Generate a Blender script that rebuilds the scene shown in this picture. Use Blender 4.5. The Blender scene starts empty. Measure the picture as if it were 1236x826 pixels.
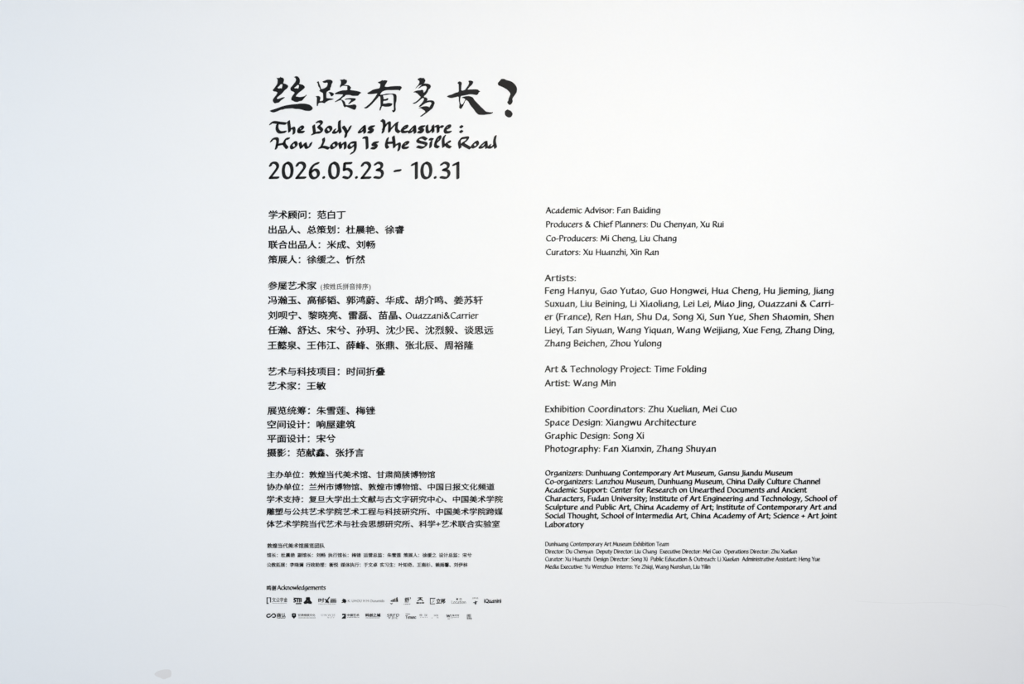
import bpy, math
from mathutils import Vector

# ------------------------------------------------------------------ camera, world, lights, exposure
scene = bpy.context.scene
C = scene.collection
IMG_W, IMG_H = 1236, 826
FPX = 1000.0                    # focal length in pixels of the 1236 px wide frame
DIST = 3.2                      # camera to wall (m)
CAM_Z = 1.62
PITCH = math.radians(1.2)

cam_data = bpy.data.cameras.new('camera')
cam_data.sensor_width = 36.0
cam_data.lens = FPX / IMG_W * 36.0
cam = bpy.data.objects.new('camera', cam_data)
C.objects.link(cam)
cam.location = (0, -DIST, CAM_Z)
cam.rotation_euler = (math.pi / 2 + PITCH, 0, 0)
scene.camera = cam

scene.view_settings.view_transform = 'Standard'
scene.view_settings.look = 'None'
scene.view_settings.gamma = 1.0
scene.view_settings.exposure = 0.0
scene.view_settings.use_curve_mapping = False

world = bpy.data.worlds.new('world')
scene.world = world
world.use_nodes = True
bg = world.node_tree.nodes['Background']
bg.inputs[0].default_value = (0.86, 0.93, 1.0, 1)
bg.inputs[1].default_value = 0.02


def area_light(name, loc, target, sx, sy, power, color):
    d = bpy.data.lights.new(name, 'AREA')
    d.shape = 'RECTANGLE'
    d.size, d.size_y = sx, sy
    d.energy = power
    d.color = color
    o = bpy.data.objects.new(name, d)
    C.objects.link(o)
    o.location = loc
    o.rotation_euler = (Vector(target) - Vector(loc)).to_track_quat('-Z', 'Y').to_euler()
    return o


# unseen fills added behind the viewer and at left to tone the wall; ceiling washes
area_light('rear_fill_light', (0.6, -5.8, 1.9), (0.6, 0, 1.6), 3.0, 2.2, 164, (0.947, 1.0, 1.17))  # broad soft fill, added to light the whole wall
area_light('rear_centre_fill', (0.5, -5.8, 1.9), (0.5, 0, 1.9), 1.6, 1.6, 9.0, (1.2, 1.0, 0.47)).data.spread = 1.1  # added narrow warm fill, so the wall dims towards its corners
area_light('left_fill_light', (-4.5, -4.0, 1.5), (-2.4, 0, 1.4), 1.6, 1.6, 103, (0.883, 1.0, 1.05))  # added cool fill for the left part of the wall
area_light('ceiling_wash_light', (0.5, -2.8, 3.3), (0.5, 0, 1.7), 1.4, 0.5, 4.0, (1.7, 0.9, 0.3))
area_light('ceiling_wash_light', (2.2, -2.8, 3.3), (1.9, 0, 2.2), 1.4, 0.5, 29.7, (0.903, 1.0, 1.05))


def material(name, color, rough=0.6, spec=0.3, bump=0.0, bump_scale=200.0):
    m = bpy.data.materials.new(name)
    m.use_nodes = True
    nt = m.node_tree
    b = nt.nodes['Principled BSDF']
    b.inputs['Base Color'].default_value = (*color, 1)
    b.inputs['Roughness'].default_value = rough
    b.inputs['Specular IOR Level'].default_value = spec
    tc = nt.nodes.new('ShaderNodeTexCoord')
    n = nt.nodes.new('ShaderNodeTexNoise')
    n.inputs['Scale'].default_value = bump_scale
    n.inputs['Detail'].default_value = 4
    nt.links.new(tc.outputs['Object'], n.inputs['Vector'])
    # a trace of unevenness in the colour, as paint and vinyl have
    mx = nt.nodes.new('ShaderNodeMix')
    mx.data_type = 'RGBA'
    mx.inputs['A'].default_value = (*color, 1)
    mx.inputs['B'].default_value = (*[c * 0.975 for c in color], 1)
    nt.links.new(n.outputs['Fac'], mx.inputs['Factor'])
    nt.links.new(mx.outputs['Result'], b.inputs['Base Color'])
    if bump:
        bp = nt.nodes.new('ShaderNodeBump')
        bp.inputs['Strength'].default_value = bump
        bp.inputs['Distance'].default_value = 0.002
        nt.links.new(n.outputs['Fac'], bp.inputs['Height'])
        nt.links.new(bp.outputs['Normal'], b.inputs['Normal'])
    return m


M_WALL = material('white_wall_paint', (0.80, 0.80, 0.80), 0.85, 0.15, 0.10, 90.0)
M_CEIL = material('ceiling_paint', (0.78, 0.78, 0.78), 0.9, 0.1)
M_FLOOR = material('grey_floor_screed', (0.13, 0.13, 0.133), 0.6, 0.3, 0.05, 30.0)
M_BLACK = material('black_vinyl', (0.0045, 0.005, 0.006), 0.36, 0.22)
M_STAIN = material('stained_paint', (0.70, 0.68, 0.67), 0.9, 0.1)
M_CRACK = material('cracked_paint', (0.72, 0.72, 0.72), 0.9, 0.1)


# ------------------------------------------------------------------ helpers
def tag(o, label=None, cat=None, group=None, kind=None):
    if label: o['label'] = label
    if cat: o['category'] = cat
    if group: o['group'] = group
    if kind: o['kind'] = kind
    return o


def to_wall(px, py):
    """where the sight line of a measured point of the photograph meets the wall (y = 0)"""
    u, v = px - IMG_W / 2, IMG_H / 2 - py
    c, s = math.cos(PITCH), math.sin(PITCH)
    t = DIST / (FPX * c - v * s)
    return (u * t, CAM_Z + t * (FPX * s + v * c))


def box(name, lo, hi, mat):
    v = [(x, y, z) for x in (lo[0], hi[0]) for y in (lo[1], hi[1]) for z in (lo[2], hi[2])]
    f = [(0, 1, 3, 2), (4, 6, 7, 5), (0, 4, 5, 1), (2, 3, 7, 6), (0, 2, 6, 4), (1, 5, 7, 3)]
    me = bpy.data.meshes.new(name)
    me.from_pydata(v, [], f)
    me.materials.append(mat)
    o = bpy.data.objects.new(name, me)
    C.objects.link(o)
    return tag(o, kind='structure')


THICK = 0.0008                   # cut vinyl standing proud of the wall


class Shape:
    """collects filled outlines (even-odd) and pen strokes in photograph units, builds ONE mesh"""

    def __init__(self):
        self.polys = []          # lists of (px,py)
        self.strokes = []        # (left, right, cap0, cap1) in (px,py)

    def poly(self, pts, layer=0):
        self.polys.append((layer, pts))      # outlines of one layer are filled together, overlapping ones sit in separate layers

    def bbox(self):
        P = [p for _, q in self.polys for p in q]
        for l, r, a, b in self.strokes:
            P += l + r + a + b
        xs = [p[0] for p in P]; ys = [p[1] for p in P]
        return min(xs), min(ys), max(xs), max(ys)

    def add(self, other, f):
        for k, q in other.polys:
            self.polys.append((k, [f(p) for p in q]))
        for s in other.strokes:
            self.strokes.append(tuple([f(p) for p in part] for part in s))

    def build(self, name, mat=None, parent=None, thick=THICK):
        mat = mat or M_BLACK
        org = parent.location if parent else Vector((0, 0, 0))
        V, F = [], []

        def place(p):
            x, z = to_wall(*p)
            return (x - org[0], z - org[2])
        for layer in sorted({k for k, _ in self.polys}):
            cu = bpy.data.curves.new('outline', 'CURVE')
            cu.dimensions = '2D'
            cu.fill_mode = 'BOTH'
            cu.extrude = thick / 2
            for q in (q for k, q in self.polys if k == layer):
                sp = cu.splines.new('POLY')
                sp.points.add(len(q) - 1)
                for i, p in enumerate(q):
                    x, z = place(p)
                    sp.points[i].co = (x, z, 0, 1)
                sp.use_cyclic_u = True
            tmp = bpy.data.objects.new('outline', cu)
            C.objects.link(tmp)
            dg = bpy.context.evaluated_depsgraph_get()
            me0 = bpy.data.meshes.new_from_object(tmp.evaluated_get(dg))
            base = len(V)
            V += [(v.co.x, -org[1] - thick / 2 - v.co.z, v.co.y) for v in me0.vertices]
            F += [tuple(base + i for i in p.vertices) for p in me0.polygons]
            bpy.data.objects.remove(tmp)
            bpy.data.curves.remove(cu)
            bpy.data.meshes.remove(me0)
        for l, r, a, b in self.strokes:
            n = len(l)
            loop = l + b + r[::-1] + a           # outline of the stroke
            base = len(V)
            m = len(loop)
            pl = [place(p) for p in loop]
            V += [(x, -org[1] - thick, z) for x, z in pl] + [(x, -org[1], z) for x, z in pl]
            L = list(range(n))
            Rr = [n + len(b) + (n - 1 - i) for i in range(n)]
            for i in range(n - 1):
                F.append((base + L[i], base + L[i + 1], base + Rr[i + 1], base + Rr[i]))
            F.append(tuple(base + k for k in range(n - 1, n + len(b) + 1)))
            F.append(tuple(base + k for k in list(range(n + len(b) + n - 1, m)) + [0]))
            for k in range(m):
                k2 = (k + 1) % m
                F.append((base + k, base + m + k, base + m + k2, base + k2))
        me = bpy.data.meshes.new(name)
        me.from_pydata(V, [], F)
        me.materials.append(mat)
        o = bpy.data.objects.new(name, me)
        C.objects.link(o)
        if parent: o.parent = parent
        return o


def thing(name, label, cat, px, py, group=None):
    o = bpy.data.objects.new(name, None)
    o.empty_display_size = 0.05
    x, z = to_wall(px, py)
    o.location = (x, 0, z)
    C.objects.link(o)
    return tag(o, label, cat, group)


def smooth(pts, closed=False, n=5):
    """Catmull-Rom through the points"""
    if len(pts) == 2:
        return list(pts)
    out = []
    N = len(pts)
    for i in range(N if closed else N - 1):
        p1, p2 = pts[i], pts[(i + 1) % N]
        p0 = pts[i - 1] if (i > 0 or closed) else (2 * p1[0] - p2[0], 2 * p1[1] - p2[1])
        p3 = pts[(i + 2) % N] if (i + 2 < N or closed) else (2 * p2[0] - p1[0], 2 * p2[1] - p1[1])
        for k in range(n):
            t = k / n
            out.append(tuple(0.5 * (2 * p1[j] + (p2[j] - p0[j]) * t + (2 * p0[j] - 5 * p1[j] + 4 * p2[j] - p3[j]) * t * t
                                    + (3 * p1[j] - p0[j] - 3 * p2[j] + p3[j]) * t ** 3) for j in (0, 1)))
    if not closed:
        out.append(tuple(pts[-1]))
    return out


def nib_support(nx, ny, a, b, ca, sa):
    d = nx * ca + ny * sa
    e = -nx * sa + ny * ca
    k = math.hypot(a * d, b * e) or 1e-9
    u, w = a * a * d / k, b * b * e / k
    return (u * ca - w * sa, u * sa + w * ca)


def ribbon(shape, P, a, b, ca, sa):
    l, r = [], []
    for i, p in enumerate(P):
        q0, q1 = P[max(i - 1, 0)], P[min(i + 1, len(P) - 1)]
        tx, ty = q1[0] - q0[0], q1[1] - q0[1]
        h = math.hypot(tx, ty) or 1e-9
        tx, ty = tx / h, ty / h
        sx, sy = nib_support(-ty, tx, a, b, ca, sa)
        l.append((p[0] + sx, p[1] + sy)); r.append((p[0] - sx, p[1] - sy))
        if i == 0: t0 = (tx, ty)
        t1 = (tx, ty)
    capa, capb = [], []
    for k in (1, 2, 3):
        w = math.pi * k / 4
        cw, sw = math.cos(w), math.sin(w)
        sx, sy = nib_support(-t1[1] * cw + t1[0] * sw, t1[0] * cw + t1[1] * sw, a, b, ca, sa)
        capb.append((P[-1][0] + sx, P[-1][1] + sy))
        sx, sy = nib_support(t0[1] * cw - t0[0] * sw, -t0[0] * cw - t0[1] * sw, a, b, ca, sa)   # from the right side back to the left
        capa.append((P[0][0] + sx, P[0][1] + sy))
    shape.strokes.append((l, r, capa, capb))


def pen(shape, pts, a, b, ang, n=5):
    """a stroke of a broad pen: half width a along ang (y up), half thickness b; a doubled point is a corner"""
    runs, cur = [], [pts[0]]
    for p in pts[1:]:
        if p == cur[-1]:
            runs.append(cur); cur = [p]
        else:
            cur.append(p)
    runs.append(cur)
    ca, sa = math.cos(ang), math.sin(ang)
    for run in runs:
        if len(run) > 1:
            ribbon(shape, smooth(run, False, n), a, b, ca, sa)


def pts_of(s):
    return [tuple(float(v) for v in p.split(',')) for p in s.split()]


# ------------------------------------------------------------------ a humanist pen alphabet (x-height 5, capitals 7)
PEN = {
 'a': (4.7, '3.5,5 3.4,1.2 3.7,0.1 4.3,0.3;3.4,4.7 1.8,3.4 0.6,1.5 0.6,0.4 1.5,0.1 3.3,2'),
 'b': (4.6, '0.8,7.5 0.8,0.4;0.8,0.3 2.2,0 3.6,1.2 3.8,3.3 2.8,4.8 0.9,3.5'),
 'c': (4.0, '3.5,4.5 2.4,4.95 1.1,4.1 0.55,2.4 1.1,0.5 2.3,0 3.6,0.6'),
 'd': (4.8, '3.9,7.5 3.8,1 4.1,0.1;3.8,4.5 2.3,4.9 0.9,3.5 0.55,1.4 1.3,0.05 2.5,0.5 3.8,1.9'),
 'e': (4.2, '0.8,2.3 2.8,2.8 3.6,3.9 2.8,4.95 1.5,4.5 0.6,2.9 0.7,1.2 1.5,0.1 2.5,0 3.7,0.7'),
 'f': (3.3, '3.7,7.2 2.8,7.5 1.9,6.7 1.7,5 1.6,0;0.4,4.8 3.2,4.9'),
 'g': (4.6, '3.7,4.7 2.3,4.95 0.9,3.7 0.65,1.8 1.4,0.5 2.6,0.9 3.7,2.3;3.8,5 3.8,1 3.5,-1 2.4,-2.1 0.5,-1.8'),
 'h': (4.6, '0.8,7.5 0.8,0;0.8,3.2 2,4.7 3.2,4.8 3.7,3.6 3.7,0'),
 'i': (1.8, '0.9,5 0.9,0;0.85,6.75 1.0,6.5'),
 'j': (1.9, '1,5 1,-0.9 0.5,-2 -0.6,-2.2;0.95,6.75 1.1,6.5'),
 'k': (4.2, '0.8,7.5 0.8,0;3.5,4.9 0.9,2.4;1.5,2.8 3.9,0'),
 'l': (1.8, '0.9,7.5 0.9,0'),
 'm': (6.8, '0.8,5 0.8,0;0.8,3.2 1.9,4.7 2.9,4.8 3.4,3.6 3.4,0;3.4,3.2 4.5,4.7 5.5,4.8 6,3.6 6,0'),
 'n': (4.6, '0.8,5 0.8,0;0.8,3.2 2,4.7 3.2,4.8 3.7,3.6 3.7,0'),
 'o': (4.6, '2.4,4.95 1,4.2 0.55,2.4 1.1,0.4 2.2,0 3.6,0.9 4.0,2.8 3.4,4.5 2.4,4.95'),
 'p': (4.6, '0.8,5 0.8,-2.3;0.8,0.4 2.2,0 3.6,1.2 3.8,3.3 2.8,4.8 0.9,3.5'),
 'q': (4.7, '3.8,4.8 3.8,-2.3;3.8,4.5 2.3,4.9 0.9,3.5 0.55,1.4 1.3,0.05 2.5,0.5 3.8,1.9'),
 'r': (3.2, '0.8,5 0.8,0;0.8,3 1.7,4.5 3.0,4.8'),
 's': (3.6, '3.1,4.6 1.9,5 0.8,4.2 1.2,3.1 2.6,2.2 3.0,1.0 2.0,0 0.5,0.4'),
 't': (3.1, '1.5,6.4 1.3,1.1 1.9,0.05 3,0.4;0.3,4.8 2.9,4.9'),
 'u': (4.6, '0.8,5 0.8,1.4 1.4,0.1 2.5,0.4 3.7,1.9;3.7,5 3.7,0'),
 'v': (4.0, '0.4,5 2,0.2 2,0.2 3.7,5'),
 'w': (6.2, '0.4,5 1.7,0.2 1.7,0.2 3.1,4.6 3.1,4.6 4.4,0.2 4.4,0.2 5.9,5'),
 'x': (4.0, '0.5,5 3.6,0;3.6,5 0.4,0'),
 'y': (4.2, '0.4,5 2.1,0.6;3.9,5 2.2,0.6 1.2,-2.2'),
 'z': (3.9, '0.6,4.8 3.4,4.8 3.4,4.8 0.5,0.2 0.5,0.2 3.6,0.2'),
 'A': (5.6, '0.4,0 2.8,7 2.8,7 5.2,0;1.3,2.4 4.3,2.4'),
 'B': (5.0, '0.9,7 0.9,0.1;0.9,6.9 3,7 3.9,5.7 3,4.1 1,3.7;1,3.7 3.6,3.4 4.3,1.7 3.2,0.2 0.9,0.1'),
 'C': (5.6, '5.1,6.3 3.6,7 1.6,6 0.7,3.5 1.5,1 3.5,0 5.2,0.7'),
 'D': (6.1, '0.9,7 0.9,0.1;0.9,6.9 3.4,6.9 5.3,5.2 5.3,2.2 3.6,0.2 0.9,0.1'),
 'E': (4.6, '0.9,7 0.9,0.1;0.9,6.9 4,6.9;0.9,3.7 3.6,3.7;0.9,0.1 4.2,0.1'),
 'F': (4.4, '0.9,7 0.9,0;0.9,6.9 4.1,6.9;0.9,3.6 3.6,3.7'),
 'G': (6.0, '5.2,6.3 3.6,7 1.6,6 0.7,3.5 1.5,1 3.4,0 5.2,0.8 5.2,0.8 5.2,3.2 5.2,3.2 3.6,3.2'),
 'H': (6.0, '0.9,7 0.9,0;5.1,7 5.1,0;0.9,3.6 5.1,3.7'),
 'I': (1.9, '0.95,7 0.95,0'),
 'J': (2.6, '1.7,7 1.7,0.6 1.1,-1.1 -0.2,-1.4'),
 'K': (5.2, '0.9,7 0.9,0;4.6,7 1,3.4;1.8,4.2 5,0'),
 'L': (4.3, '0.9,7 0.9,0.1 0.9,0.1 4.1,0.1'),
 'M': (7.2, '0.5,0 1.4,7 1.4,7 3.6,1.4 3.6,1.4 5.8,7 5.8,7 6.7,0'),
 'N': (6.1, '0.9,0 0.9,7 0.9,7 5.2,0 5.2,0 5.2,7'),
 'O': (6.6, '3.3,7 1.5,6 0.7,3.5 1.4,1 3.2,0 5.1,1 5.9,3.5 5.2,6 3.3,7'),
 'P': (4.7, '0.9,7 0.9,0;0.9,6.9 3.2,7 4.2,5.4 3.2,3.6 1,3.2'),
 'Q': (6.6, '3.3,7 1.5,6 0.7,3.5 1.4,1 3.2,0 5.1,1 5.9,3.5 5.2,6 3.3,7;3.6,1.4 6,-0.9'),
 'R': (5.2, '0.9,7 0.9,0;0.9,6.9 3.2,7 4.1,5.5 3.1,3.9 1,3.5;2.3,3.6 4.9,0'),
 'S': (4.5, '3.9,6.6 2.4,7 1.0,6 1.3,4.4 3.2,3.1 3.8,1.5 2.6,0.05 0.6,0.5'),
 'T': (5.0, '0.4,6.8 4.7,6.9;2.5,6.8 2.5,0'),
 'U': (5.8, '0.9,7 0.9,2 1.9,0.1 3.8,0.1 4.9,2 4.9,7'),
 'V': (5.5, '0.5,7 2.7,0.2 2.7,0.2 5.1,7'),
 'W': (8.0, '0.5,7 2.2,0.2 2.2,0.2 4.0,6.5 4.0,6.5 5.7,0.2 5.7,0.2 7.6,7'),
 'X': (5.3, '0.6,7 4.9,0;4.7,7 0.5,0'),
 'Y': (5.0, '0.5,7 2.5,3.4 2.5,0;4.6,7 2.5,3.4'),
 'Z': (5.0, '0.7,6.8 4.5,6.8 4.5,6.8 0.5,0.2 0.5,0.2 4.7,0.2'),
 '&': (6.0, '5.5,0.1 2,4.7 1.7,6.2 2.7,7 3.6,6 3,4.6 1,2.8 0.7,1.2 1.8,0 3.6,0.5 5,3.1'),
 ':': (2.0, '0.9,4.2 1.05,3.9;0.9,0.5 1.05,0.2'),
 ';': (2.0, '0.9,4.2 1.05,3.9;1.1,0.5 0.5,-1.4'),
 ',': (1.9, '1.1,0.5 0.5,-1.4'),
 '.': (1.9, '0.85,0.5 1.0,0.25'),
 '-': (3.0, '0.4,2.5 2.5,2.8'),
 '+': (4.2, '0.5,2.8 3.7,2.8;2.1,4.4 2.1,1.2'),
 '(': (2.4, '2,7.6 0.9,5.2 0.8,1.8 2,-1.4'),
 ')': (2.4, '0.4,7.6 1.5,5.2 1.6,1.8 0.4,-1.4'),
 '|': (1.6, '0.8,7.5 0.8,-0.5'),
 '0': (4.8, '2.4,6.9 1,5.9 0.5,3.4 1,0.9 2.4,0.1 3.8,1 4.3,3.6 3.7,6 2.4,6.9'),
 '1': (3.0, '0.2,5.9 2.1,6.8 2.1,6.8 2.1,0.1'),
 '2': (4.7, '0.5,5.6 1.3,6.7 2.9,6.8 3.9,5.7 3.5,4.1 0.4,0.2 0.4,0.2 4.1,0.3'),
 '3': (4.5, '0.6,6.1 2.1,6.9 3.7,6.2 3.4,4.6 1.5,3.75 1.5,3.75 3.5,3.3 4.1,1.9 3,0.3 0.4,0.5'),
 '5': (4.5, '4,6.7 0.9,6.6 0.9,6.6 0.7,3.7 0.7,3.7 2.4,4.1 4,3 3.9,1.4 2.5,0.15 0.4,0.6'),
 '6': (4.7, '4,6.7 2.2,5.9 0.8,4 0.6,1.8 1.4,0.3 2.9,0.2 4.1,1.5 3.8,3.2 2.5,3.8 0.8,2.6'),
}
pen_cache = {}


def pen_glyph(ch, a=0.56, b=0.30, ang=35):
    key = (ch, a, b, ang)
    if key not in pen_cache:
        s = Shape()
        for st in PEN[ch][1].split(';'):
            pen(s, pts_of(st), a, b, math.radians(ang), 4)
        pen_cache[key] = s
    return pen_cache[key]


def pieces_of(text):
    """numbers the characters of a line by the role heading or name they belong to"""
    out, k = [], 0
    for i, ch in enumerate(text):
        out.append(k)
        if ch in '：、:,;':
            k += 1
    return out


def latin(shape, text, x0, x1, base, cap, a=0.80, b=0.48, ang=35):
    """sets text on the baseline between x0 and x1 (photograph units), capital height cap"""
    k = cap / 7.0
    nat, x = [], 0.0
    ids = pieces_of(text)
    for i, ch in enumerate(text):
        if ch == ' ':
            x += 2.3; continue
        nat.append((ch, x, ids[i])); x += PEN[ch][0]
    total = x - 0.6
    r = (x1 - x0) / (k * total)
    gx = max(min(r, 1.9), 0.55) ** 0.65
    for ch, px, k_ in nat:
        g = pen_glyph(ch, a, b, ang)
        w = PEN[ch][0]
        (shape if isinstance(shape, Shape) else shape(k_)).add(g, lambda p, px=px, w=w: (x0 + k * (r * (px + w / 2 - 0.3) + gx * (p[0] - w / 2)), base - k * p[1]))


# ------------------------------------------------------------------ Chinese characters: the built-in typeface, restyled with a slanted pen
cjk_cache = {}


def cjk_glyph(ch, a, b):
    key = (ch, a, b)
    if key in cjk_cache:
        return cjk_cache[key]
    cu = bpy.data.curves.new('glyph', 'FONT')
    cu.body = ch
    o = bpy.data.objects.new('glyph', cu)
    C.objects.link(o)
    dg = bpy.context.evaluated_depsgraph_get()
    ev = o.evaluated_get(dg)
    cv = ev.to_curve(dg)
    polys = []
    for sp in cv.splines:
        if sp.type != 'BEZIER':
            polys.append([(p.co.x, p.co.y) for p in sp.points]); continue
        bp = sp.bezier_points
        q = []
        for i in range(len(bp)):
            p, nx = bp[i], bp[(i + 1) % len(bp)]
            p0, p1, p2, p3 = p.co, p.handle_right, nx.handle_left, nx.co
            chord = (p3 - p0).length
            bend = (p1 - (p0 + (p3 - p0) / 3)).length + (p2 - (p0 + (p3 - p0) * 2 / 3)).length
            n = 1 if bend < 0.02 * max(chord, 1e-6) or chord < 0.03 else 3
            for k in range(n):
                t = k / n
                c = p0 * (1 - t) ** 3 + p1 * 3 * t * (1 - t) ** 2 + p2 * 3 * t * t * (1 - t) + p3 * t ** 3
                q.append((c.x, c.y))
        r = []
        for p in q:
            if not r or math.hypot(p[0] - r[-1][0], p[1] - r[-1][1]) > 1e-4:
                r.append(p)
        if len(r) > 1 and math.hypot(r[0][0] - r[-1][0], r[0][1] - r[-1][1]) < 1e-4:
            r.pop()
        if len(r) > 2:
            polys.append(r)
    ev.to_curve_clear()
    bpy.data.objects.remove(o)
    bpy.data.curves.remove(cu)

    def area(q):
        return sum(q[i][0] * q[(i + 1) % len(q)][1] - q[(i + 1) % len(q)][0] * q[i][1] for i in range(len(q))) / 2
    if polys:
        sgn = 1 if area(max(polys, key=lambda q: abs(area(q)))) > 0 else -1
    out, done = Shape(), []
    ca, sa = math.cos(math.radians(35)), math.sin(math.radians(35))
    for q in polys:
        d = [(p[0], p[1] + 0.045 * (p[0] - 0.5)) for p in q]
        done.append((area(q) * sgn, d))
        # the slanted pen follows every outline, cut into runs at its corners
        n, corner = len(d), []
        for i in range(n):
            ux, uy = d[i][0] - d[i - 1][0], d[i][1] - d[i - 1][1]
            vx, vy = d[(i + 1) % n][0] - d[i][0], d[(i + 1) % n][1] - d[i][1]
            if ux * vx + uy * vy < 0.7 * math.hypot(ux, uy) * math.hypot(vx, vy):
                corner.append(i)
        corner = corner or [0]
        for c0, c1 in zip(corner, corner[1:] + [corner[0] + n]):
            ribbon(out, [d[i % n] for i in range(c0, c1 + 1)], a, b, ca, sa)
    outers = sorted((d for w, d in done if w > 0), key=lambda d: abs(area(d)))
    groups = [[d] for d in outers]

    def inside(p, q):
        c = False
        for i in range(len(q)):
            (xa, ya), (xb, yb) = q[i - 1], q[i]
            if (ya > p[1]) != (yb > p[1]) and p[0] < (xb - xa) * (p[1] - ya) / (yb - ya) + xa:
                c = not c
        return c
    for w, d in done:
        if w <= 0:
            for g in groups:
                if sum(inside(p, g[0]) for p in d) > len(d) * 0.6:
                    g.append(d); break

    def bounds(q):
        return min(p[0] for p in q), min(p[1] for p in q), max(p[0] for p in q), max(p[1] for p in q)
    layers = []
    for g in groups:
        bb = bounds(g[0])
        for k, L in enumerate(layers):
            if all(bb[2] < o[0] or o[2] < bb[0] or bb[3] < o[1] or o[3] < bb[1] for o in L):
                break
        else:
            k = len(layers); layers.append([])
        layers[k].append(bb)
        for d in g:
            out.poly(d, k)
    cjk_cache[key] = out
    return out


FULL = '：、（）'


def chinese(shape, text, x0, x1, top, bot, a=0.037, b=0.012):
    cells, x = [], 0.0
    for ch in text:
        if ch == ' ':
            x += 0.5; continue
        if ch in '()':
            cells.append((ch, x - 0.05)); x += 0.45
            continue
        cells.append((ch, x)); x += 0.6 if ch == '+' else 1.0
    parts = {}
    ids = [k for ch, k in zip(text, pieces_of(text)) if ch != ' ']
    for (ch, px), k in zip(cells, ids):
        g = cjk_glyph(ch, a, b)
        tmp = parts.setdefault(k, Shape())
        off = 0
        if ch in '()+':
            gx0, _, gx1, _ = g.bbox()
            off = (0.3 if ch == '+' else 0.25) - (gx0 + gx1) / 2
        tmp.add(g, lambda p: (p[0] + px + off, p[1]))
    bx0 = min(q.bbox()[0] for q in parts.values())
    bx1 = max(q.bbox()[2] for q in parts.values())
    kx = (x1 - x0) / (bx1 - bx0)
    ky = (bot - top) / 0.92
    for k, q in parts.items():
        (shape if isinstance(shape, Shape) else shape(k)).add(q, lambda p: (x0 + kx * (p[0] - bx0), bot - ky * (p[1] + 0.07)))


# ------------------------------------------------------------------ the setting
wall = box('wall_back', (-4.6, 0.0, 0.0), (4.6, 0.15, 3.4), M_WALL)
floor = box('floor', (-4.6, -6.5, -0.1), (4.6, 0.15, 0.0), M_FLOOR)
ceiling = box('ceiling', (-4.6, -6.5, 3.4), (4.6, 0.15, 3.5), M_CEIL)

# ------------------------------------------------------------------ title: five brush-written characters and a question mark
def scaled(s, x0, y0, k):
    return [(x0 + x / k, y0 + y / k) for x, y in pts_of(s)]


def soften(q):
    out = []
    for i in range(len(q)):
        p, n = q[i], q[(i + 1) % len(q)]
        out += [(p[0] * .82 + n[0] * .18, p[1] * .82 + n[1] * .18), (p[0] * .18 + n[0] * .82, p[1] * .18 + n[1] * .82)]
    return out


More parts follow.
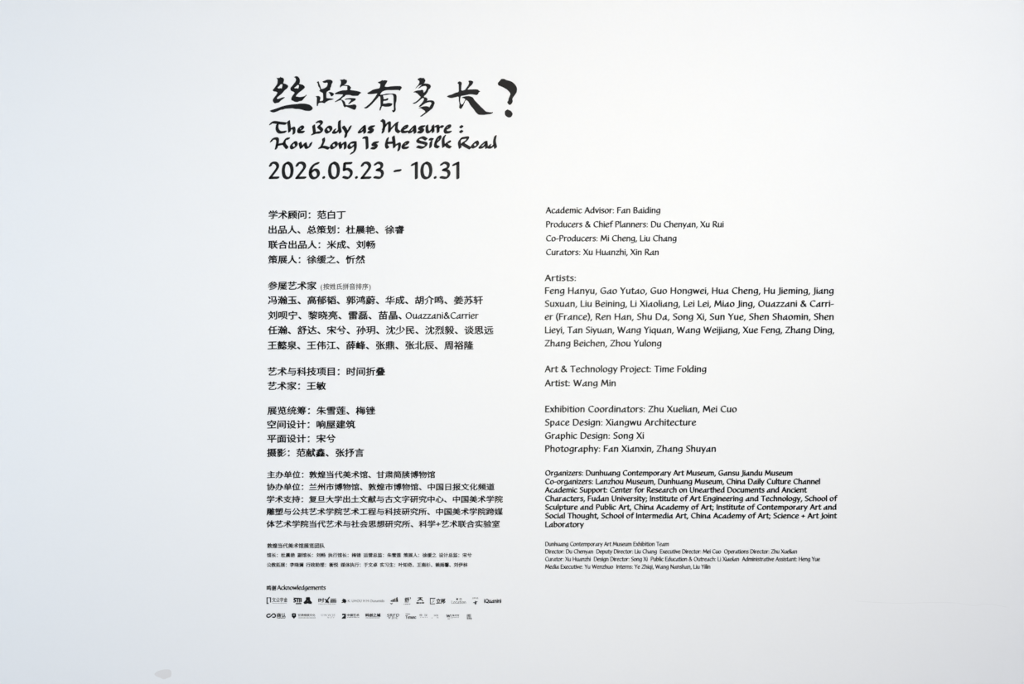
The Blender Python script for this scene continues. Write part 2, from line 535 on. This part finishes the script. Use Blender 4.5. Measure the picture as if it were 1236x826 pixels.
TITLE = [
 ('title_character', 324, 88, 14.75, [
  '140,85 160,92 205,88 215,68 225,82 262,88 280,115 278,140 262,185 310,200 345,220 355,245 335,275 290,310 240,370 190,410 155,440 150,465 190,462 240,440 300,430 270,460 225,490 185,530 150,535 115,548 85,520 75,490 90,455 135,400 165,350 130,335 90,330 73,308 100,280 160,195 165,130 155,105',
  '158,265 200,230 215,205 248,203 250,225 238,280 215,272 180,280',
  '448,75 470,70 485,58 520,62 545,85 562,120 560,170 545,195 580,205 615,212 650,245 645,270 600,310 545,350 510,385 485,420 520,425 560,432 610,425 655,410 672,385 682,400 660,425 625,465 595,500 550,505 515,522 465,515 440,500 405,485 410,440 430,405 470,355 440,335 400,318 390,295 393,265 430,225 485,155 492,115 475,85',
  '458,268 490,245 520,215 540,220 545,240 530,285 505,272 480,278',
  '18,678 60,660 110,645 170,625 250,595 330,575 420,562 520,555 570,546 660,548 735,568 775,600 793,630 775,660 735,680 680,678 640,672 590,655 540,645 480,645 430,632 370,635 300,640 260,655 215,660 150,690 95,708 55,700']),
 ('title_character', 376, 88, 14.75, [
  '92,165 105,160 125,148 135,165 138,190 158,235 172,290 200,285 240,270 275,245 290,190 278,172 240,182 210,175 192,155 230,140 280,120 340,122 372,140 380,165 355,205 350,245 335,270 335,305 300,320 265,345 265,450 300,452 350,455 400,465 365,482 310,490 265,515 230,545 190,530 140,535 120,550 115,590 92,590 92,520 95,440 72,420 90,412 135,412 160,435 158,465 145,505 185,500 208,490 205,360 185,352 155,335 135,320 155,305 140,265 118,235 112,190',
  '300,345 340,340 380,355 405,375 385,405 355,422 340,405 328,375',
  '502,125 530,120 560,120 580,108 600,120 630,128 635,160 615,195 575,212 630,218 670,222 700,255 708,265 690,290 690,308 760,315 820,325 870,340 888,358 855,375 845,395 825,410 720,410 690,395 610,395 590,420 555,440 520,475 560,485 590,510 605,550 610,575 680,575 730,568 755,560 790,568 803,595 790,640 765,662 730,648 690,630 640,610 615,600 595,620 570,595 560,550 530,485 500,490 470,505 420,522 410,515 450,490 500,455 540,420 565,385 500,382 420,382 410,370 450,345 500,325 560,310 640,308 635,275 640,240 600,232 550,230 520,255 505,265 505,235 525,195 525,150',
  '590,475 610,460 660,450 720,448 790,455 785,485 760,500 715,525 670,558 650,555 680,520 710,480 650,472 600,482']),
 ('title_character', 436, 88, 14.75, [
  '292,168 340,150 378,128 395,138 420,130 470,138 455,175 440,195 415,245 470,250 530,240 610,235 705,235 728,265 705,290 690,320 660,305 560,308 470,308 420,315 375,335 350,365 335,390 400,385 440,370 520,370 580,368 615,380 632,410 628,500 615,540 612,600 618,660 600,690 570,708 555,690 545,665 580,665 578,600 575,500 575,415 555,385 520,382 470,392 385,402 400,440 398,470 440,465 465,448 490,462 470,490 430,500 395,500 388,550 450,545 480,535 530,540 560,550 535,590 490,603 420,605 375,590 355,630 345,670 325,672 328,630 345,590 342,520 340,430 318,412 290,450 235,510 190,560 130,615 90,637 55,630 50,618 85,605 150,550 200,495 250,430 290,365 240,372 180,380 125,380 102,362 150,335 210,300 270,285 325,275 338,240 338,195 315,188']),
 ('title_character', 488, 88, 14.75, [
  '232,115 255,98 290,85 315,95 345,88 365,110 378,140 365,170 345,190 390,190 430,195 465,215 475,245 460,275 435,295 415,345 385,385 350,415 355,435 390,438 412,460 415,480 400,500 440,490 490,488 525,500 545,535 530,570 515,610 495,640 450,675 400,715 350,750 310,780 275,778 330,735 375,700 365,675 330,655 300,632 245,628 290,612 330,600 385,592 430,600 445,615 460,590 485,545 470,520 420,525 370,545 320,580 285,607 252,600 285,570 320,530 345,490 350,462 335,445 310,460 260,505 205,545 160,552 145,542 200,520 250,480 295,430 265,405 240,375 200,350 155,348 190,325 240,312 290,310 315,298 340,315 345,355 375,330 395,290 400,255 385,235 350,235 310,245 270,272 240,280 280,240 320,205 270,225 235,250 195,290 215,250 250,215 270,170 265,140 245,130']),
 ('title_character', 536, 88, 14.75, [
  '235,185 255,160 275,148 310,165 318,185 308,240 305,320 370,305 400,265 435,215 445,175 430,148 455,135 490,140 518,155 518,180 495,215 460,245 415,300 470,295 560,292 605,298 620,318 648,330 615,350 610,375 580,398 520,385 450,382 380,400 300,412 290,450 285,490 290,535 310,568 335,555 360,505 380,475 355,452 310,445 335,428 390,415 450,412 510,435 545,490 590,535 650,600 700,645 745,690 800,700 845,705 870,693 870,715 830,735 770,740 710,750 615,748 570,710 520,640 470,580 430,510 395,482 380,495 352,560 340,590 300,650 265,620 275,575 270,530 262,500 262,420 200,435 140,450 95,445 45,422 80,400 140,385 200,355 262,340 262,260 258,195']),
 ('question_mark', 594, 88, 13.77, [
  '95,165 130,130 150,100 205,100 230,118 300,135 340,155 380,190 408,235 415,270 410,320 385,360 350,405 335,435 345,475 325,515 295,537 268,520 248,490 270,460 272,430 298,375 305,345 280,310 240,275 190,245 140,222 110,212 95,195',
  '210,640 235,620 255,607 290,622 315,635 345,680 325,725 300,742 265,742 230,720 212,695']),
]
t = thing('title_lettering', 'large black brush-written Chinese title ending in a question mark, topmost on the white wall', 'title', 325, 142)
for name, x0, y0, k, outlines in TITLE:
    s = Shape()
    for q in outlines:
        s.poly(soften(scaled(q, x0, y0, k)))
    s.build(name, M_BLACK, t)

# ------------------------------------------------------------------ English subtitle in a heavy blackletter-like pen hand
A, B, D = (324, 142, 10.3), (424, 142, 13.73), (500, 142, 11.24)
SUBTITLE = [
 ('word', A, '25,80 60,58 130,66 215,76;112,85 108,140 140,182 210,178;250,48 260,120 262,172;268,150 308,128 320,155 316,198;385,162 428,135 410,112 378,140 382,178 436,180'),
 ('word', A, '562,100 572,185;548,206 600,188 650,182 662,152 622,112;622,112 662,72 640,48 604,56;742,115 713,150 735,184 776,158 770,122 742,115;826,150 808,182 848,184 876,150;883,45 882,120 894,185;930,115 956,150 970,185;1018,112 1002,150 968,200 960,240'),
 ('word', B, '210,142 130,232 170,235 215,182;218,150 224,250;372,148 312,155 300,180 350,208 340,242 285,238'),
 ('word', B, '505,45 540,70 545,150 525,245;530,185 600,95 630,88 634,150 632,232;640,205 735,105 765,88;752,110 748,200 792,242;862,195 922,165 918,140 880,150 842,200 860,238 925,236;1040,142 960,232 1000,235 1048,182;1050,150 1058,250;1206,148 1142,155 1132,180 1184,208 1170,242 1112,238'),
 None,
 ('colon', D, '630,118 648,130;628,184 646,196'),
 ('word', A, '35,295 60,266 104,262 114,300 96,385;112,340 190,325;252,262 216,270 196,325 232,378;322,308 284,348 300,380 346,350 340,314 322,308;392,315 408,375 408,375 456,322 456,322 474,374 510,360 530,318'),
 ('word', A, '684,262 686,300 655,370;635,376 690,366 748,384;816,312 782,348 800,380 846,348 836,314 816,312;884,315 900,378;904,350 944,312 956,340 954,382;1068,308 1026,315 998,350 1020,378 1068,340;1080,310 1080,380 1062,425 1030,445'),
 ('word', B, '205,332 252,335 260,400 264,510;436,412 372,420 360,445 414,468 400,508 340,504'),
 ('word', B, '603,345 582,420 585,478 606,500;600,420 690,416;696,318 708,400 714,490;732,460 788,432 800,470 786,540;880,460 938,428 930,408 895,415 856,460 872,502 936,500'),
 ('word', D, '162,296 110,270 50,298 62,328 150,350 158,380 110,408 45,394;212,292 248,298;228,328 220,400;296,345 346,295 348,260 322,270 292,335 290,385 326,402;412,250 392,300 398,395;482,332 470,328 424,362;432,358 452,388 490,404'),
 ('word', D, '640,285 612,330 624,408;640,282 722,272 710,310 652,350;652,355 700,385 760,416;836,330 790,376 810,404 860,370 850,332 836,330;960,332 890,398 930,402 968,362;974,332 982,410;1028,375 1010,400 1048,404 1078,372;1100,255 1088,330 1104,408'),
]
extra_ure = '172,112 176,185 206,196 246,150;252,112 256,195;290,118 320,120 324,196;326,152 362,122 386,126;430,158 482,132 474,110 440,122 418,165 434,200 490,196'
t = thing('subtitle_lettering', 'bold blackletter-style English subtitle in two lines under the brush-written title', 'subtitle', 325, 183)


def word_strokes(s, reg, spec):
    x0, y0, k = reg
    for st in spec.split(';'):
        q = [(x0 + x / k, -(y0 + y / k)) for x, y in pts_of(st)]
        tmp = Shape()
        pen(tmp, q, 2.2, 0.92, math.radians(40), 5)
        s.add(tmp, lambda p: (p[0], -p[1]))


for i, w in enumerate(SUBTITLE):
    if w is None:
        continue
    s = Shape()
    word_strokes(s, w[1], w[2])
    if i == 3:
        word_strokes(s, D, extra_ure)       # the last letters of the fourth word
    s.build(w[0], M_BLACK, t)

# ------------------------------------------------------------------ dates
t = thing('date_lettering', 'black date line in large numerals under the English subtitle', 'date', 324, 216)


def numerals(items):
    s = Shape()
    for ch, x0, x1 in items:
        g = pen_glyph(ch, 0.78, 0.46, 30)
        b0, _, b1, _ = g.bbox()
        y0 = 215.4 if ch != '-' else 213.4
        k = 19.2 / 7.0
        s.add(g, lambda p: (x0 + (p[0] - b0) / (b1 - b0) * (x1 - x0), y0 - k * p[1]))
    return s


numerals([('2', 324.2, 337.4), ('0', 340, 354.5), ('2', 356.3, 370), ('6', 372.6, 386.3), ('.', 388.9, 392.6),
          ('0', 395.9, 410.4), ('5', 413, 425.9), ('.', 428.3, 432.1), ('2', 435, 448.5), ('3', 450.5, 463.5)]).build('opening_date', M_BLACK, t)
numerals([('-', 474.7, 484.9)]).build('dash', M_BLACK, t)
numerals([('1', 495.7, 504.4), ('0', 507.3, 522), ('.', 523.4, 527.2), ('3', 530.4, 543.8), ('1', 545.7, 554.6)]).build('closing_date', M_BLACK, t)

# ------------------------------------------------------------------ credit blocks
def text_block(label, group, lines):
    first = lines[-1]
    t = thing('credit_text', label, 'text block', first[1][0][1], first[1][0][4], group)
    for name, segs in lines:
        got = {}
        for n, seg in enumerate(segs):
            tiny = seg[4] - seg[3] < 5.9
            pick = lambda k: got.setdefault(0 if tiny else (n, k), Shape())
            if seg[0] == 'zh':
                chinese(pick, seg[5], seg[1], seg[2], seg[3], seg[4], *(seg[6:] or ()))
            else:
                latin(pick, seg[5], seg[1], seg[2], seg[4], seg[4] - seg[3], *(seg[6:] or ()))
        if len(got) == 1:
            list(got.values())[0].build(name, M_BLACK, t)
            continue
        line = bpy.data.objects.new(name, None)          # a line of several pieces: its role heading and each name
        line.empty_display_size = 0.02
        C.objects.link(line)
        line.parent = t
        for key, q in got.items():
            txt = segs[key[0]][5]
            last = [c for c, k in zip(txt, pieces_of(txt)) if k == key[1]][-1]
            o = q.build('role_heading' if last in '：:' else 'name', M_BLACK, t)
            o.parent = line
    return t


def zh(x0, x1, top, bot, text, *w, name='text_line'):
    return (name, [('zh', x0, x1, top, bot, text, *w)])


def en(x0, x1, base, cap, text, *w, name='text_line'):
    return (name, [('en', x0, x1, base - cap, base, text, *w)])


ZH, EN = 'Chinese credit blocks in the left column', 'English credit blocks in the right column'
text_block('Chinese credit block of four short lines right below the date', ZH, [
    zh(324.2, 417.3, 254.2, 264.2, '学术顾问：范白丁'),
    zh(324.0, 488.1, 272.3, 282.1, '出品人、总策划：杜晨艳、徐睿'),
    zh(323.8, 453.1, 290.4, 300.2, '联合出品人：米成、刘畅'),
    zh(323.6, 440.6, 308.3, 318.2, '策展人：徐缓之、忻然')])
text_block('Chinese artist list of four full lines under a heading with a small bracketed note', ZH, [
    zh(323.4, 382.1, 339.9, 349.8, '参展艺术家', name='heading_line'),
    zh(387.0, 447.5, 342.2, 349.6, '(按姓氏拼音排序)', 0.014, 0.004, name='note'),
    zh(323.4, 582.9, 357.3, 367.3, '冯瀚玉、高郁韬、郭鸿蔚、华成、胡介鸣、姜苏轩'),
    ('text_line', [('zh', 323.4, 485.0, 375.6, 385.6, '刘呗宁、黎晓亮、雷磊、苗晶、'), ('en', 489.4, 577.2, 377.4, 384.6, 'Ouazzani&Carrier', 0.72, 0.48)]),
    zh(323.2, 595.7, 393.5, 403.5, '任瀚、舒达、宋兮、孙玥、沈少民、沈烈毅、谈思远'),
    zh(323.0, 571.7, 411.8, 421.9, '王懿泉、王伟江、薛峰、张鼎、张北辰、周裕隆')])
text_block('Chinese block of two lines below the Chinese artist list', ZH, [
    zh(323.0, 464.9, 443.4, 453.5, '艺术与科技项目：时间折叠'),
    zh(322.8, 393.6, 460.9, 470.8, '艺术家：王敏')])
text_block('Chinese block of four lines on coordination, design and photography, in the left column', ZH, [
    zh(322.6, 453.1, 490.7, 500.6, '展览统筹：朱雪莲、梅锉'),
    zh(322.5, 429.1, 507.4, 517.4, '空间设计：响屋建筑'),
    zh(322.4, 405.3, 524.5, 534.4, '平面设计：宋兮'),
    zh(322.2, 439.5, 541.5, 551.5, '摄影：范献鑫、张抒言')])
text_block('Chinese organizer block of five tightly set smaller lines in the left column', ZH, [
    zh(322.4, 525.2, 568.8, 577.2, '主办单位：敦煌当代美术馆、甘肃简牍博物馆'),
    zh(322.0, 597.0, 583.7, 592.0, '协办单位：兰州市博物馆、敦煌市博物馆、中国日报文化频道'),
    zh(321.9, 607.0, 598.6, 606.9, '学术支持：复旦大学出土文献与古文字研究中心、中国美术学院'),
    zh(321.7, 607.0, 613.5, 621.9, '雕塑与公共艺术学院艺术工程与科技研究所、中国美术学院跨媒'),
    zh(321.5, 603.4, 628.4, 636.8, '体艺术学院当代艺术与社会思想研究所、科学+艺术联合实验室')])
text_block('tiny Chinese museum team block of three lines above the acknowledgements heading', ZH, [
    zh(322.4, 392.0, 656.0, 661.8, '敦煌当代美术馆展览团队', name='heading_line'),
    zh(322.0, 569.5, 667.7, 672.9, '馆长：杜晨艳 副馆长：刘畅 执行馆长：梅锉 运营总监：朱雪莲 策展人：徐缓之 设计总监：宋兮'),
    zh(322.0, 564.4, 679.4, 684.6, '公教拓展：李晓澜 行政助理：衡悦 媒体执行：于文卓 实习生：叶知奇、王南杉、赖雨馨、刘伊林')])
t = thing('acknowledgement_heading', 'small bilingual acknowledgements heading above the rows of logos', 'heading', 321.5, 713)
s = Shape()
chinese(s, '鸣谢', 321.8, 333.6, 707.0, 713.0)
latin(s, 'Acknowledgements', 334.8, 393.0, 712.0, 5.0)
s.build('text_line', M_BLACK, t)

text_block('English credit block of four short lines at the top of the right column', EN, [
    en(659.0, 797.0, 257.2, 6.7, 'Academic Advisor: Fan Baiding'),
    en(659.0, 873.4, 274.2, 6.7, 'Producers & Chief Planners: Du Chenyan, Xu Rui'),
    en(659.0, 816.6, 291.1, 6.7, 'Co-Producers: Mi Cheng, Liu Chang'),
    en(659.0, 795.2, 307.8, 6.7, 'Curators: Xu Huanzhi, Xin Ran')])
text_block('English artist list of five justified lines under a one-word heading', EN, [
    en(657.6, 695.4, 339.1, 7.0, 'Artists:', name='heading_line'),
    en(657.6, 1006.2, 354.6, 7.2, 'Feng Hanyu, Gao Yutao, Guo Hongwei, Hua Cheng, Hu Jieming, Jiang'),
    en(657.6, 1006.2, 370.3, 7.2, 'Suxuan, Liu Beining, Li Xiaoliang, Lei Lei, Miao Jing, Ouazzani & Carri-'),
    en(657.6, 1006.4, 386.0, 7.2, 'er (France), Ren Han, Shu Da, Song Xi, Sun Yue, Shen Shaomin, Shen'),
    en(657.6, 1006.8, 402.0, 7.2, 'Lieyi, Tan Siyuan, Wang Yiquan, Wang Weijiang, Xue Feng, Zhang Ding,'),
    en(657.6, 798.4, 418.1, 7.2, 'Zhang Beichen, Zhou Yulong')])
text_block('English block of two lines below the English artist list', EN, [
    en(657.8, 852.6, 449.1, 7.2, 'Art & Technology Project: Time Folding'),
    en(657.8, 743.4, 466.1, 7.2, 'Artist: Wang Min')])
text_block('English block of four lines on coordination, design and photography, in the right column', EN, [
    en(657.8, 889.2, 497.5, 7.2, 'Exhibition Coordinators: Zhu Xuelian, Mei Cuo'),
    en(657.8, 840.0, 513.5, 7.2, 'Space Design: Xiangwu Architecture'),
    en(657.8, 777.2, 529.6, 7.2, 'Graphic Design: Song Xi'),
    en(657.8, 864.2, 545.4, 7.2, 'Photography: Fan Xianxin, Zhang Shuyan')])
BOLD = (0.92, 0.58)
text_block('bold English organizer block of seven tightly set lines in the right column', EN, [
    en(658.0, 956.6, 574.1, 6.0, 'Organizers: Dunhuang Contemporary Art Museum, Gansu Jiandu Museum', *BOLD),
    en(658.0, 989.8, 584.4, 6.0, 'Co-organizers: Lanzhou Museum, Dunhuang Museum, China Daily Culture Channel', *BOLD),
    en(658.0, 973.4, 594.5, 6.0, 'Academic Support: Center for Research on Unearthed Documents and Ancient', *BOLD),
    en(658.0, 1009.8, 604.9, 6.0, 'Characters, Fudan University; Institute of Art Engineering and Technology, School of', *BOLD),
    en(658.0, 1009.6, 615.3, 6.0, 'Sculpture and Public Art, China Academy of Art; Institute of Contemporary Art and', *BOLD),
    en(658.0, 1009.6, 625.7, 6.0, 'Social Thought, School of Intermedia Art, China Academy of Art; Science + Art Joint', *BOLD),
    en(658.0, 704.4, 636.2, 6.0, 'Laboratory', *BOLD)])
text_block('tiny English museum team block of four lines at the foot of the right column', EN, [
    en(658.0, 807.2, 659.2, 4.7, 'Dunhuang Contemporary Art Museum Exhibition Team', name='heading_line'),
    en(658.0, 962.0, 668.2, 4.7, 'Director: Du Chenyan  Deputy Director: Liu Chang  Executive Director: Mei Cuo  Operations Director: Zhu Xuelian'),
    en(658.0, 989.6, 677.4, 4.7, 'Curator: Xu Huanzhi  Design Director: Song Xi  Public Education & Outreach: Li Xiaolan  Administrative Assistant: Heng Yue'),
    en(658.0, 857.4, 686.6, 4.7, 'Media Executive: Yu Wenzhuo  Interns: Ye Zhiqi, Wang Nanshan, Liu Yilin')])

# ------------------------------------------------------------------ logos
L1, L2, L3 = (316, 704, 11.236), (410, 704, 11.236), (506, 704, 11.236)


def reg_poly(s, reg, spec):
    for q in spec.split(';'):
        s.poly(scaled(q, *reg))


def reg_pen(s, reg, spec, w, n=4):
    """monoline strokes, half width w in photograph units"""
    x0, y0, k = reg
    for st in spec.split(';'):
        tmp = Shape()
        pen(tmp, [(x0 + x / k, -(y0 + y / k)) for x, y in pts_of(st)], w, w, 0, n)
        s.add(tmp, lambda p: (p[0], -p[1]))


def zr(s, reg, x0, x1, top, bot, text, a=0.012, b=0.004):
    X, Y, k = reg
    chinese(s, text, X + x0 / k, X + x1 / k, Y + top / k, Y + bot / k, a, b)


def er(s, reg, x0, x1, top, base, text, a=0.5, b=0.3):
    X, Y, k = reg
    latin(s, text, X + x0 / k, X + x1 / k, Y + base / k, (base - top) / k, a, b)


def dots(s, reg, x0, x1, y, n, w=9, h=8):
    """a caption too small to read: a row of short marks"""
    for i in range(n):
        x = x0 + (x1 - x0) * (i + 0.5) / n
        ww = w * (0.7 + 0.5 * ((i * 7) % 3) / 2)
        reg_poly(s, reg, f'{x-ww/2},{y-h/2} {x+ww/2},{y-h/2} {x+ww/2},{y+h/2} {x-ww/2},{y+h/2}')


def ring(cx, cy, rx, ry, n=20, a0=0.0):
    return ' '.join(f'{cx + rx*math.cos(a0+2*math.pi*i/n):.1f},{cy + ry*math.sin(a0+2*math.pi*i/n):.1f}' for i in range(n))


GROUP = 'partner logos under the acknowledgements heading'


def logo(label, reg, x0, base, parts):
    t = thing('partner_logo', label, 'logo', reg[0] + x0 / reg[2], reg[1] + base / reg[2], GROUP)
    for name, fn in parts:
        s = Shape()
        fn(s)
        s.build(name, M_BLACK, t)


logo('logo with an upright outlined bracket frame and four characters, first in the upper logo row', L1, 65, 285, [
    ('emblem', lambda s: reg_poly(s, L1, '64,194 92,194 92,206 78,206 78,270 92,270 92,284 64,284;98,194 126,194 126,264 112,264 112,206 98,206')),
    ('wordmark', lambda s: zr(s, L1, 140, 348, 198, 258, '文公字金', 0.02, 0.01)),
    ('caption', lambda s: dots(s, L1, 140, 338, 275, 18, 7, 5))])
logo('logo of three bold boxed letters beside the black triangle in the upper logo row', L1, 430, 290, [
    ('wordmark', lambda s: (er(s, L1, 432, 520, 210, 258, 'STI', 1.3, 0.8), reg_poly(s, L1, '430,198 542,204 542,258 528,258 528,212 430,206'))),
    ('caption', lambda s: reg_poly(s, L1, '460,272 536,270 536,287 460,288'))])
logo('solid black rounded triangle emblem in the upper logo row', L1, 568, 285, [
    ('emblem', lambda s: reg_poly(s, L1, '602,192 648,190 658,215 652,228 668,248 682,262 676,284 640,282 624,276 604,284 574,284 566,262 584,244 600,226 596,210;621,241 628,241 628,247 621,247'))])
logo('logo of three angular characters crossed by a slash above a dotted caption', L1, 765, 290, [
    ('wordmark', lambda s: (zr(s, L1, 765, 850, 205, 262, '时', 0.03, 0.01), zr(s, L1, 930, 1010, 208, 268, '画', 0.03, 0.01), reg_pen(s, L1, '915,195 895,225 868,262;862,222 905,262', 0.75), reg_pen(s, L1, '905,245 880,262 905,268', 0.3))),
    ('caption', lambda s: dots(s, L1, 765, 1010, 286, 13, 10, 7))])
logo('logo with a small dark bird-like blot before a long pale spaced-out name', L2, 25, 280, [
    ('emblem', lambda s: reg_poly(s, L2, '28,240 45,222 40,212 75,218 88,235 92,255 78,268 70,280 62,266 30,270 22,264 44,252')),
    ('wordmark', lambda s: er(s, L2, 110, 605, 226, 258, 'K. UHOU H H Oceanids', 0.42, 0.3))])
logo('logo of rising black bars with a small wing mark below, in the upper logo row', L2, 685, 292, [
    ('emblem', lambda s: reg_poly(s, L2, '686,246 712,228 716,256 700,252;718,222 736,215 738,256 720,256;742,212 756,205 760,256 744,256;764,200 784,190 792,256 766,256')),
    ('wing_mark', lambda s: reg_poly(s, L2, '682,270 705,276 722,266 712,288 698,290'))])
logo('logo of one cursive character with an apostrophe stroke over a dotted caption', L2, 865, 292, [
    ('emblem', lambda s: (zr(s, L2, 880, 945, 196, 262, '舒', 0.03, 0.015), reg_poly(s, L2, '952,196 964,192 966,212 956,220'))),
    ('caption', lambda s: dots(s, L2, 865, 960, 286, 5, 13, 9))])
logo('logo of a dark peaked roof shape over a bold caption bar', L2, 1040, 282, [
    ('emblem', lambda s: reg_pen(s, L2, '1062,202 1120,200;1092,195 1085,222 1056,244;1096,212 1128,244;1074,226 1112,224', 0.5)),
    ('caption', lambda s: (reg_poly(s, L2, '1040,260 1076,260 1076,280 1040,280;1082,262 1108,262 1108,278 1082,278;1114,260 1146,260 1146,278 1114,278')))])
logo('logo of an outlined bracket frame joined to two bold characters, in the upper logo row', L3, 145, 290, [
    ('emblem', lambda s: (reg_poly(s, L3, '146,202 222,202 214,214 156,214 156,280 214,278 214,288 146,290'), reg_pen(s, L3, '170,262 200,250;180,236 205,232', 0.25))),
    ('wordmark', lambda s: zr(s, L3, 230, 355, 212, 278, '立邦', 0.05, 0.03))])
logo('pale logo of a thin tall initial with two small blocks above its name', L3, 435, 282, [
    ('emblem', lambda s: reg_poly(s, L3, '504,206 526,206 526,232 504,232;548,206 576,206 576,230 548,230;553,211 553,225 571,225 571,211')),
    ('wordmark', lambda s: er(s, L3, 436, 635, 240, 278, 'Location', 0.4, 0.28))])
logo('logo of a small arched caption above a dark four-pointed splash', L3, 720, 292, [
    ('caption', lambda s: er(s, L3, 720, 800, 196, 214, 'UPHS', 0.6, 0.4)),
    ('emblem', lambda s: reg_poly(s, L3, '756,246 768,240 772,252 792,246 788,256 774,264 776,286 764,294 752,286 756,276 730,268 734,260 758,262'))])
logo('bold dark sans name without an emblem, last in the upper logo row', L3, 878, 270, [
    ('wordmark', lambda s: er(s, L3, 880, 1112, 218, 267, 'iQuanini', 0.85, 0.6))])
logo('logo with a thick looping ribbon emblem, first in the lower logo row', L1, 60, 482, [
    ('emblem', lambda s: reg_pen(s, L1, '112,424 88,424 68,440 74,460 98,464 128,444 152,420 176,424 186,446 172,464 148,462', 0.72)),
    ('wordmark', lambda s: zr(s, L1, 202, 326, 408, 466, '商认', 0.03, 0.02)),
    ('caption', lambda s: dots(s, L1, 204, 318, 476, 9, 11, 8))])
logo('logo with a dark shield emblem before two small rows of text', L1, 405, 486, [
    ('emblem', lambda s: reg_poly(s, L1, '406,418 420,410 462,412 466,455 450,470 436,486 422,470 408,456;426,430 446,430 446,440 426,440')),
    ('wordmark', lambda s: zr(s, L1, 490, 724, 418, 452, '甘肃简牍文化')),
    ('caption', lambda s: dots(s, L1, 490, 730, 472, 15, 10, 8))])
logo('very faint logo of thin spaced letters in two rows, in the lower logo row', L1, 800, 480, [
    ('wordmark', lambda s: er(s, L1, 800, 1000, 422, 448, 'UNWJE', 0.26, 0.18)),
    ('caption', lambda s: er(s, L1, 885, 990, 458, 476, 'NOV', 0.3, 0.2))])
logo('logo with a black square cut by a white diagonal before two rows of text', L2, 25, 485, [
    ('emblem', lambda s: reg_poly(s, L2, '34,416 84,416 84,484 24,484 40,462 62,446 60,436 34,440')),
    ('wordmark', lambda s: zr(s, L2, 100, 265, 418, 452, '中国艺术', 0.03, 0.015)),
    ('caption', lambda s: dots(s, L2, 100, 268, 466, 8, 12, 9))])
logo('logo of one wide row of bold slanted characters over a thin caption line', L2, 345, 482, [
    ('wordmark', lambda s: zr(s, L2, 346, 555, 414, 456, '科创之城', 0.05, 0.03)),
    ('caption', lambda s: dots(s, L2, 350, 545, 472, 16, 9, 7))])
logo('logo of four chunky outlined letters in the lower logo row', L2, 640, 486, [
    ('wordmark', lambda s: (er(s, L2, 640, 810, 420, 452, 'SRFD', 0.75, 0.45), er(s, L2, 650, 800, 458, 484, 'VJIC', 0.7, 0.4)))])
logo('logo of a bold short Latin name under a thin bar caption', L2, 890, 485, [
    ('caption', lambda s: dots(s, L2, 892, 955, 422, 5, 13, 8)),
    ('wordmark', lambda s: er(s, L2, 892, 1036, 444, 482, 'Texec', 0.85, 0.6))])
logo('faint logo of two small pale characters right of the short bold Latin name', L2, 1080, 475, [
    ('wordmark', lambda s: zr(s, L2, 1080, 1190, 422, 450, '世 汉', 0.002, 0.002)),
    ('caption', lambda s: dots(s, L2, 1085, 1195, 466, 5, 9, 6))])
logo('faintest scattered logo mark, between the pale pair of characters and the W logo', L3, 165, 482, [
    ('wordmark', lambda s: zr(s, L3, 200, 258, 428, 450, '以见', 0.002, 0.002)),
    ('caption', lambda s: (dots(s, L3, 165, 182, 474, 1, 10, 9), dots(s, L3, 235, 262, 470, 2, 9, 8)))])
logo('logo of a thin double-peaked initial split by a divider from two rows of text', L3, 368, 490, [
    ('emblem', lambda s: er(s, L3, 368, 422, 428, 466, 'W', 0.8, 0.5)),
    ('divider', lambda s: reg_poly(s, L3, '428,426 433,426 433,478 428,478')),
    ('wordmark', lambda s: (zr(s, L3, 446, 540, 428, 450, '美术馆'), er(s, L3, 446, 538, 456, 470, 'guard', 0.5, 0.35))),
    ('caption', lambda s: dots(s, L3, 382, 414, 486, 3, 10, 7))])
logo('small square seal over a dark caption, last in the lower logo row', L3, 645, 495, [
    ('emblem', lambda s: zr(s, L3, 648, 700, 422, 466, '图', 0.01, 0.0)),
    ('caption', lambda s: zr(s, L3, 645, 712, 470, 495, '艺术馆', 0.03, 0.02))])

# ------------------------------------------------------------------ marks on the paint
s = Shape()
s.poly(soften(soften(scaled('510,418 530,396 560,384 605,373 655,374 668,388 672,410 668,442 640,452 600,468 570,452 530,438', 120, 760, 7.725))))
o = s.build('wall_stain', M_STAIN, None, 0.0004)
tag(o, 'small dull beige stain low on the white wall at lower left', 'stain')
s = Shape()
reg_pen(s, (1000, 600, 3.657), '120,460 210,466 330,470 450,466 560,468 640,480 700,473 790,487', 0.22)
o = s.build('hairline_crack', M_CRACK, None, 0.0003)
tag(o, 'faint long hairline crack in the white wall at lower right', 'crack')
